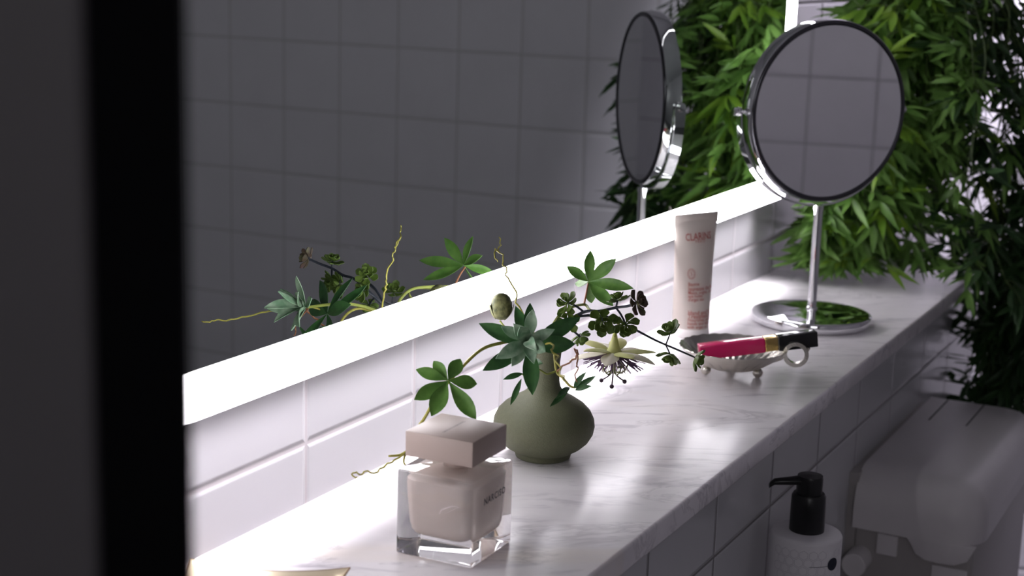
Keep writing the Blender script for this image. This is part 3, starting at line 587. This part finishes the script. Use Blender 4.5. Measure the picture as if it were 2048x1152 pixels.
# ------------------------------------------------------------------ round table mirror
BC = (5.235, -0.905)
hm = empty('table_mirror', W(BC[0], BC[1], 0), 'round chrome table mirror on a slim pole and round foot, standing on the ledge', 'mirror')
mb = MB(); br = 0.0663; mb.lathe([(0, 0.0004), (br-0.004, 0.0004), (br-0.003, 0.0022), (br-0.0005, 0.0026), (br, 0.0036), (br, 0.0108), (br-0.0010, 0.0120), (br-0.004, 0.0127), (br*0.6, 0.0142), (br*0.3, 0.0152), (0.010, 0.0160), (0, 0.0161)], 96); mb.build('foot', M['chrome'], hm, angle=R(50))
mb = MB(); mb.lathe([(0, 0), (br-0.0045, 0), (br-0.004, 0.0006), (0, 0.0006)], 64); mb.build('foot_pad', M['blackplastic'], hm)
mb = MB(); mb.lathe([(0.0062, 0.0155), (0.0062, 0.018), (0.0050, 0.019), (0.0050, 0.1275), (0.0056, 0.128), (0.0056, 0.1332), (0, 0.1336)], 32); mb.build('pole', M['chrome'], hm)
ang = R(230.5); n_ = Vector((math.cos(ang), math.sin(ang), 0)); w_ = Vector((-n_.y, n_.x, 0))   # n_ faces the room, w_ in plane
cz = 1.578*TS; cm = Vector((0, 0, cz)); RM = 0.634*TS
rotm = Matrix((w_, Vector((0, 0, 1)), n_)).transposed()       # local z -> facing
def lm(mb, prof, name, mt, seg=128, c=cm, parent=hm, **k): mb.lathe(prof, seg, c=c, rot=rotm); return mb.build(name, M[mt], parent, **k)
th = 0.0205; zf_ = 0.0085
head = lm(MB(), [(RM-0.001, zf_-0.0008), (RM+0.0012, zf_), (RM+0.0038, zf_-0.0012), (RM+0.0044, zf_-0.004), (RM+0.0044, zf_-th+0.003), (RM+0.0038, zf_-th+0.001), (RM-0.0005, zf_-th)], 'frame_ring', 'chrome', angle=R(50))
lm(MB(), [(RM-0.0022, zf_-0.0003), (RM-0.0012, zf_+0.0012), (RM+0.0022, zf_+0.0012), (RM+0.0032, zf_-0.0004)], 'rim_seal', 'darkrim', parent=head, angle=R(60))
sag = 0.0007; prof = [(RM*t/16, zf_-0.0002 - sag*(1-(t/16)**2)) for t in range(17)]
lm(MB(), prof, 'mirror_glass', 'handmirror', parent=head, angle=R(80))
lm(MB(), [(0, zf_-th+0.0002), (RM-0.0012, zf_-th+0.0002), (RM-0.0012, zf_-th-0.0002), (0, zf_-th-0.0002)], 'back_glass', 'handmirror', parent=head)
# yoke: half ring band behind the frame
mb = MB(); RY = RM+0.0080; P = []; F = []; yc = zf_-th*0.8; NS = 60
for i in range(NS+1):
    a = math.pi + math.pi*i/NS; q = Vector((math.cos(a), math.sin(a), 0))
    for rr, zz in ((RY, yc+0.0058), (RY, yc-0.0058), (RY+0.0020, yc-0.0058), (RY+0.0020, yc+0.0058)): P.append(cm + rotm @ (q*rr+Vector((0, 0, zz))))
for i in range(NS):
    for k in range(4): k2 = (k+1) % 4; F.append((i*4+k, i*4+k2, (i+1)*4+k2, (i+1)*4+k))
F.append((0, 1, 2, 3)); F.append(tuple(NS*4+k for k in (3, 2, 1, 0))); mb.add(P, F); mb.build('yoke', M['chrome'], hm)
for s_ in (-1, 1):
    mb = MB(); rx = Matrix.Rotation(R(90*s_), 3, 'Y')
    for r0, z0_, z1_ in ((0.0022, 0.0, 0.009), (0.0046, 0.0082, 0.0098), (0.0034, 0.0098, 0.0108), (0.0052, 0.0108, 0.0132), (0.0038, 0.0132, 0.0148), (0.0044, 0.0148, 0.0162)):
        mb.lathe([(0, z0_), (r0*0.8, z0_), (r0, z0_+0.0004), (r0, z1_-0.0004), (r0*0.8, z1_), (0, z1_)], 20, c=cm + rotm @ Vector((s_*(RM-0.001), 0, yc)), rot=rotm @ rx)
    mb.build('pivot_knob', M['chrome'], hm)

# ------------------------------------------------------------------ gilt dish at the lower left
ty = empty('gilt_tray', W(-1.05, -0.46, 0), 'small mirrored tray with curved-in gold rim at the near end of the ledge', 'tray')
t0 = ty.location
A_, B_ = W(-1.00, -0.11, 0.06)-t0, W(-0.73, -0.735, 0.06)-t0     # the far corners
ex = (B_-A_); sideL = ex.length; ex.normalize(); ey = Vector((0, 0, 1)).cross(ex).normalized()
if ey.dot(Vector((1, 0, 0))) > 0: ey = -ey
mid = (A_+B_)/2 + ey*sideL/2; mid.z = 0
def tray_ring(h, z, conc, n=14, lift=0.0):
    P = []; cs = [(-1, -1), (1, -1), (1, 1), (-1, 1)]
    for i in range(4):
        a = Vector(cs[i]); b = Vector(cs[(i+1) % 4]); nn = Vector((-(b-a).y, (b-a).x)).normalized()
        for k in range(n):
            t = k/n; q = a+(b-a)*t + nn*conc*4*t*(1-t); cz_ = lift*(1-4*t*(1-t)); P.append(mid + ex*q.x*h + ey*q.y*h + Vector((0, 0, z+cz_)))
    return P
h0 = sideL/2
mb = MB(); rr = [tray_ring(h0*0.80, 0.0006, 0.06), tray_ring(h0*0.985, 0.0052, 0.085, lift=0.0030), tray_ring(h0, 0.0068, 0.085, lift=0.0034), tray_ring(h0*0.985, 0.0074, 0.085, lift=0.0034), tray_ring(h0*0.86, 0.0036, 0.075), tray_ring(h0*0.84, 0.0030, 0.07)]
loft(mb, rr, cap0=True, cap1=False); mb.build('gold_rim', M['traygold'], ty, angle=R(60))
mb = MB(); mb.tube(tray_ring(h0*1.003, 0.0070, 0.085, lift=0.0034), 0.0006, 6, closed=True); mb.build('rim_edge', M['rimbrown'], ty)
mb = MB(); loft(mb, [tray_ring(h0*0.86, 0.0031, 0.07), tray_ring(h0*0.845, 0.0036, 0.07)], cap0=True); mb.build('mirror_plate', M['traymirror'], ty)

# ------------------------------------------------------------------ hanging bamboo-leaf plant
bp_ = empty('hanging_plant', W(8.15, -1.0, 2.78), 'large trailing plant with narrow green leaves cascading over the far end of the ledge', 'plant')
mb = MB(); mb.lathe([(0, 0), (0.055, 0), (0.058, 0.003), (0.078, 0.085), (0.082, 0.09), (0.078, 0.092), (0.072, 0.082), (0, 0.08)], 40); mb.build('pot', M['whiteplastic'], bp_)
mb = MB(); top = (ZC-2.78)*TS
for k in range(3):
    a = k*2.094+0.4; mb.tube([(0.08*math.cos(a), 0.08*math.sin(a), 0.09), (0, 0, 0.42)], 0.0008, 5)
mb.tube([(0, 0, 0.42), (0, 0, top)], 0.0012, 6); mb.build('hanging_cord', M['housing'], bp_)
rn = random.Random(11)
def ylim(z):    # left (wall side) and right (room side) limits of the foliage, tile units
    L_ = [(-2.0, -1.60), (-0.2, -1.52), (0.0, -0.42), (0.25, -0.22), (0.6, -0.32), (1.2, -0.42), (1.9, -0.42), (2.3, -0.52), (3.0, -0.8)]
    Rr_ = [(-2.0, -2.15), (-0.2, -2.25), (0.2, -2.1), (0.5, -1.9), (1.0, -1.75), (1.6, -1.8), (2.2, -1.75), (3.0, -1.6)]
    def ip(T):
        for (a, b), (c_, d_) in zip(T, T[1:]):
            if a <= z <= c_: return b+(d_-b)*(z-a)/(c_-a)
        return T[-1][1]
    return ip(L_), ip(Rr_)
def bleaf(mb, p, d, ln, w, rn_):
    nr = Vector((rn_.uniform(-1, 1), rn_.uniform(-1, 1), rn_.uniform(0.2, 1))) + Vector((-0.8, -0.3, 0.3)); tip = p+d*ln+Vector((0, 0, -ln*0.18))
    wt = tip+bp_.location
    if wt.z < Z0+0.006 and wt.y > -1.60*TS and wt.x < 8.14*TS and wt.z > Z0-0.06:
        if rn_.random() < 0.68: return
        tip.z = Z0+0.004+rn_.random()*0.016-bp_.location.z
    mb.leaf(p, tip, nr, w, n=5, curl=0.06*rn_.uniform(-1, 1.5), cup=0.3, shape=0.75, half=1)
def spray(mbl, mbs, p, d, rn_, big=1.0):
    """a twig with narrow leaves fanned from its tip and sides"""
    ln = rn_.uniform(0.025, 0.045)*big; q1 = p + d*ln*0.5 + Vector((0, 0, 0.002)); q2 = p + d*ln + Vector((0, 0, -0.004))
    mbs.tube([p, q1, q2], [0.0007, 0.0006, 0.0004], 4)
    sd = d.cross(Vector((0, 0, 1)));
    if sd.length < 0.1: sd = Vector((0, 1, 0))
    sd.normalize(); u2 = sd.cross(d)
    for base, na in ((q1, 2), (q2, rn_.choice((3, 4, 5)))):
        for i in range(na):
            a = (i-(na-1)/2)*rn_.uniform(0.45, 0.7) if na > 2 else (0.8 if i else -0.8)
            dd = (d*math.cos(a)+(sd*math.cos(0.3)+u2*0.3)*math.sin(a)+Vector((0, 0, -0.25))+Vector((rn_.uniform(-.25, .25), rn_.uniform(-.25, .25), rn_.uniform(-.2, .2)))).normalized()
            bleaf(mbl, base, dd, rn_.uniform(0.030, 0.054)*big, rn_.uniform(0.0062, 0.0105)*big, rn_)
def blocked(q): return q.z < 0.03 and q.y > -1.62 and q.x < 8.15
NSTR = 100
for s_ in range(NSTR):
    # each strand starts near the pot, arches out and hangs down
    layer = s_ % 4; front = layer < 3
    zend = rn.choice([-1.8, -1.7, -1.5, -1.3, -1.0, -0.6, 0.06, 0.3, 0.7]) if s_ % 2 else rn.uniform(0.05, 1.6)
    fy = (s_*0.6180339) % 1.0
    if zend < 0: fy = 0.0
    xo = rn.uniform(7.55, 7.95) if front else rn.uniform(8.3, 9.1)
    if front and 0 < zend < 0.35: xo = rn.uniform(7.2, 7.8)
    if s_ >= 92: xo = rn.uniform(6.95, 7.35); zend = rn.uniform(0.10, 0.22); fy = (s_-91.5)/8*0.34; front = True
    if zend < 0: xo = rn.uniform(7.8, 8.4)
    P = []; z = 2.62+rn.uniform(-0.1, 0.25); npt = 14
    for i in range(npt):
        t = i/(npt-1); zz = z+(zend-z)*t + 0.25*math.sin(math.pi*min(1, t*3))*(1 if t < 0.33 else 0)
        l_, r_ = ylim(zz)
        if not front: r_ -= 0.42
        yy = l_+(r_-l_)*(fy if zend > 0 else 0.25+0.5*((s_*0.37) % 1.0) if zz < 0.1 else 0.80+0.12*((s_*0.37) % 1.0)) + 0.03*math.sin(s_+t*9)
        st = min(1, t*3.2)
        if zend < 0: yy = -1.63-0.55*((s_*0.618) % 1.0)+0.03*math.sin(s_+t*9)
        y = -1.0+(yy+1.0)*st; x = 8.15+(xo-8.15)*st + 0.04*math.sin(s_*2+t*7)
        q = Vector((x, y, zz))
        if blocked(q): q.z = 0.05+0.03*rn.random()
        P.append(q)
    root_o = bp_.location; Pw = [W(p)-root_o for p in P]; Ps = smooth_path(Pw, 3)
    mbs = MB(); mbs.tube(Ps, taper(len(Ps), 0.0010, 0.0006), 5); mbl = MB()
    dens = 2.0 if front else 1.6
    Ltot = sum((a-b).length for a, b in zip(Ps, Ps[1:])); nsp = int(Ltot/0.02*dens*0.42)
    for k in range(nsp):
        t = rn.uniform(0.12, 1.0) if k < nsp-2 else 1.0; f_ = t*(len(Ps)-1); i = min(int(f_), len(Ps)-2); p = Ps[i].lerp(Ps[i+1], f_-i)
        pw = (p+root_o-Vector((0, 0, Z0)))/TS
        l_, r_ = ylim(pw.z); room = pw.y < -1.3 and pw.z > 0.5
        if room and rn.random() < 0.50: continue
        if pw.y < -1.05 and pw.z > 0.2 and rn.random() < 0.2: continue
        out = Vector((rn.uniform(-1.0, 0.1) if front else rn.uniform(-0.3, 0.8), rn.uniform(-0.9, 0.9), rn.uniform(-0.9, 0.45))).normalized()
        if pw.y > -0.5: out.y = -abs(out.y)
        if 0 < pw.z < 0.12 and pw.y > -1.6 and rn.random() < 0.75: continue
        if blocked(pw+out*0.3) or pw.z < 0.35 and pw.z > 0 and pw.y > -1.6: out.z = abs(out.z)*0.4
        spray(mbl, mbs, p, out, rn, big=(1.0 if front else 0.8)*(0.85 if pw.y < -1.2 else 1.0))
    # keep leaves above the ledge top and clear of the back wall
    for mbx in (mbl, mbs):
        for i_, v in enumerate(mbx.v):
            wv_ = v+root_o
            if wv_.z < Z0+0.002 and wv_.z > Z0-0.03 and wv_.y > -1.58*TS and wv_.x < 8.14*TS: v.z = Z0+0.0015+(Z0-wv_.z)*0.45-root_o.z
            if wv_.y > -0.004: v.y = -0.004-root_o.y
            if wv_.z < Z0-0.0 and wv_.y > -1.58*TS and wv_.x < 8.14*TS: v.y = -1.59*TS-root_o.y
    mt = 'leaf_bam_shade' if not front else ('leaf_bam_y' if s_ % 11 == 0 else 'leaf_bam')
    if fy > 0.72 and zend > 0 and s_ % 3: mt = 'leaf_bam_shade'
    if zend < 0 and s_ % 4: mt = 'leaf_bam_shade'
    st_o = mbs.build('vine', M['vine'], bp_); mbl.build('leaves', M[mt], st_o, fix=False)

# ------------------------------------------------------------------ paper dispenser on the ledge front
dp = empty('paper_dispenser', W(6.1, -1.352, -2.6), 'white plastic paper dispenser with a rounded lid on the wall under the ledge', 'dispenser')
def dloc(x, y, z): return W(x, y, z)-dp.location
def dbox(x0, x1, y0, y1, z0, z1): a = dloc(x0, y0, z0); b = dloc(x1, y1, z1); mb = MB(); mb.box((a+b)/2, tuple(abs(q)/2 for q in (b-a))); return mb
def dispenser_hood():
    bm = bmesh.new(); x0, x1, y0, y1, z0, z1 = 4.93, 7.28, -2.33, -1.41, -1.42, -0.985
    bmesh.ops.create_cube(bm, size=1.0); a = dloc(x0, y0, z0); b = dloc(x1, y1, z1)
    for v in bm.verts:
        v.co = Vector((a.x if v.co.x < 0 else b.x, a.y if v.co.y < 0 else b.y, a.z if v.co.z < 0 else b.z))
    def ok(e, ax, lo):   # edge lies on both extreme planes
        return all(abs(v.co[i]-(a[i] if l_ else b[i])) < 1e-6 for v in e.verts for i, l_ in zip(ax, lo))
    sel = [e for e in bm.edges if ok(e, (1, 2), (True, False)) or ok(e, (0, 2), (True, False)) or ok(e, (0, 1), (True, True))]
    bmesh.ops.bevel(bm, geom=sel, offset=0.046, segments=12, profile=0.55, affect='EDGES', clamp_overlap=True)
    sel = [e for e in bm.edges if len(e.link_faces) == 2 and e.calc_face_angle(0) > R(60) and min(v.co.z for v in e.verts) > a.z+1e-4]
    bmesh.ops.bevel(bm, geom=sel, offset=0.004, segments=3, profile=0.5, affect='EDGES', clamp_overlap=True)
    for f in bm.faces: f.smooth = True
    for e in bm.edges:
        if len(e.link_faces) == 2 and e.calc_face_angle(0) > R(45): e.smooth = False
    me = bpy.data.meshes.new('lid'); bm.to_mesh(me); bm.free(); me.materials.append(M['disp']); o = bpy.data.objects.new('lid', me); col.objects.link(o); o.parent = dp; return o
lid = dispenser_hood()
# the tab of the lid that reaches lower on the near end
mb = MB(); pr = [(-1.80, -1.41), (-1.84, -1.46), (-1.88, -1.53), (-1.95, -1.565), (-2.05, -1.572), (-2.16, -1.565), (-2.25, -1.52), (-2.30, -1.41)]
P0 = [dloc(4.935, y, z) for y, z in pr]; P1 = [dloc(5.0, y, z) for y, z in pr]; n = len(pr)
mb.add(P0+P1, [tuple(range(n)), tuple(reversed(range(n, 2*n)))] + [(i, (i+1) % n, n+(i+1) % n, n+i) for i in range(n)]); mb.build('lid_tab', M['disp'], lid, bevel=0.0008, bseg=2)
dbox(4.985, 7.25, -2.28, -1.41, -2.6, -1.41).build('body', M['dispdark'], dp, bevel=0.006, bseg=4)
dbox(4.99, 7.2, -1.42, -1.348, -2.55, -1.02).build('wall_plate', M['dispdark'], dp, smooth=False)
dbox(4.955, 4.995, -1.745, -1.59, -1.60, -1.435).build('latch', M['disp'], dp, bevel=0.002)
dbox(4.970, 4.995, -2.25, -2.0, -2.1, -1.60).build('side_window', M['disp'], dp, bevel=0.001)
for y in (-1.56, -1.86): dbox(6.55, 7.26, y-0.006, y+0.006, -0.989, -0.9835).build('lid_slot', M['slot'], lid, smooth=False)
a = dloc(4.99, -1.475, -1.66); mb = MB(); mb.lathe([(0, 0), (0.0125, 0), (0.0135, 0.001), (0.0135, 0.05), (0, 0.05)], 28, c=a-Vector((0.030, 0, 0)), rot=Vector((1, 0, 0)).to_track_quat('Z', 'Y').to_matrix()); mb.build('hinge_barrel', M['disp'], dp)

# ------------------------------------------------------------------ washbasin counter and soap bottle
wc = empty('washbasin', W(2.6, -1.352, ZF), 'white washbasin cabinet with marble top below the ledge, under the soap bottle', 'washbasin')
rel(slab(1.4, 3.9, -3.6, -1.352, ZF, -2.15), wc).build('cabinet', M['whiteplastic'], wc, bevel=0.004)
rel(slab(1.35, 3.95, -3.65, -1.352, -2.148, -1.95), wc).build('basin_top', M['marble'], wc, bevel=0.004)
SB = (2.872, -1.658)
sb = empty('soap_bottle', W(SB[0], SB[1], -1.949), 'white cylindrical soap bottle with a black pump, below the ledge', 'soap bottle')
zt = (1.949-0.735)*TS; rB = 0.0325
mb = MB(); mb.lathe([(0, 0), (rB-0.002, 0), (rB, 0.002), (rB, zt-0.0035), (rB-0.0012, zt-0.001), (rB-0.004, zt), (0.014, zt+0.0012), (0, zt+0.0012)], 72); mb.build('bottle', M['whiteplastic'], sb, angle=R(50))
mb = MB(); mb.lathe([(0, zt), (0.0158, zt+0.0005), (0.0155, zt+0.024), (0.0152, zt+0.0335), (0.0138, zt+0.036), (0, zt+0.036)], 60, fr=lambda r, z, a: (r*(1+0.012*math.cos(30*a)) if zt+0.001 < z < zt+0.034 else r, z)); mb.build('collar', M['blackplastic'], sb, angle=R(45))
mb = MB(); mb.lathe([(0, zt+0.035), (0.0117, zt+0.035), (0.0119, zt+0.050), (0.0112, zt+0.0525), (0, zt+0.0535)], 40); ph = mb.build('pump_head', M['blackplastic'], sb, angle=R(45))
nd = -right.copy(); nd.z = 0; nd.normalize(); sdv = Vector((-nd.y, nd.x, 0)); mb = MB(); rings = []
for d_, hw_, zc_, hh_ in ((0.0, 0.010, 0.0485, 0.0040), (0.010, 0.0075, 0.0478, 0.0040), (0.018, 0.0050, 0.0468, 0.0038), (0.026, 0.0040, 0.0462, 0.0034), (0.032, 0.0036, 0.0456, 0.0030), (0.0355, 0.0034, 0.0430, 0.0026), (0.0365, 0.0032, 0.0415, 0.0020)):
    rings.append([nd*d_ + sdv*hw_*math.cos(q) + Vector((0, 0, zt+zc_+hh_*math.sin(q))) for q in [2*math.pi*k/16 for k in range(16)]])
loft(mb, rings); mb.build('nozzle', M['blackplastic'], ph)
# label print wrapped on the bottle
fa = math.atan2(-fwd.y, -fwd.x)+R(2)
def cyl(s_, z_, off=0.0002): a = fa + s_/rB; return Vector(((rB+off)*math.cos(a), (rB+off)*math.sin(a), z_))
mb = MB()
def cyl_line(p, q, w, n=6, mb=mb):
    p = Vector(p); q = Vector(q); t = (q-p).normalized(); nn = Vector((-t.y, t.x))*w/2
    P = []
    for i in range(n+1): c_ = p+(q-p)*i/n; P += [cyl(*(c_+nn)), cyl(*(c_-nn))]
    mb.add(P, [(2*i, 2*i+1, 2*i+3, 2*i+2) for i in range(n)])
for rowi in range(5):
    for ci in range(-4, 5):
        cx_ = ci*0.0085+(rowi % 2)*0.00425; cz_ = zt-0.012-rowi*0.0074
        if abs(cx_) > 0.034 or (cx_-0.0204)**2+(cz_-zt+0.0215)**2 < 0.0105**2: continue
        for k in range(6): a0, a1 = R(30+60*k), R(90+60*k); cyl_line((cx_+0.0042*math.cos(a0), cz_+0.0042*math.sin(a0)), (cx_+0.0042*math.cos(a1), cz_+0.0042*math.sin(a1)), 0.00035, 1)
mb.build('label_pattern', M['faintprint'], sb, smooth=False, fix=False)
mb = MB(); P = [cyl(0.0204, zt-0.0215, 0.0004)]; NB = 40
for i in range(NB): a = 2*math.pi*i/NB; P.append(cyl(0.0204+0.0060*math.cos(a), zt-0.0215+0.0060*math.sin(a), 0.0004))
mb.add(P, [(0, 1+i, 1+(i+1) % NB) for i in range(NB)]); mb.build('label_badge', M['navy'], sb, smooth=False, fix=False)
mb = MB(); cyl_line((-0.003, zt-0.0225), (0.0144, zt-0.0225), 0.0004, 6, mb); mb.build('label_line', M['navy'], sb, smooth=False, fix=False)
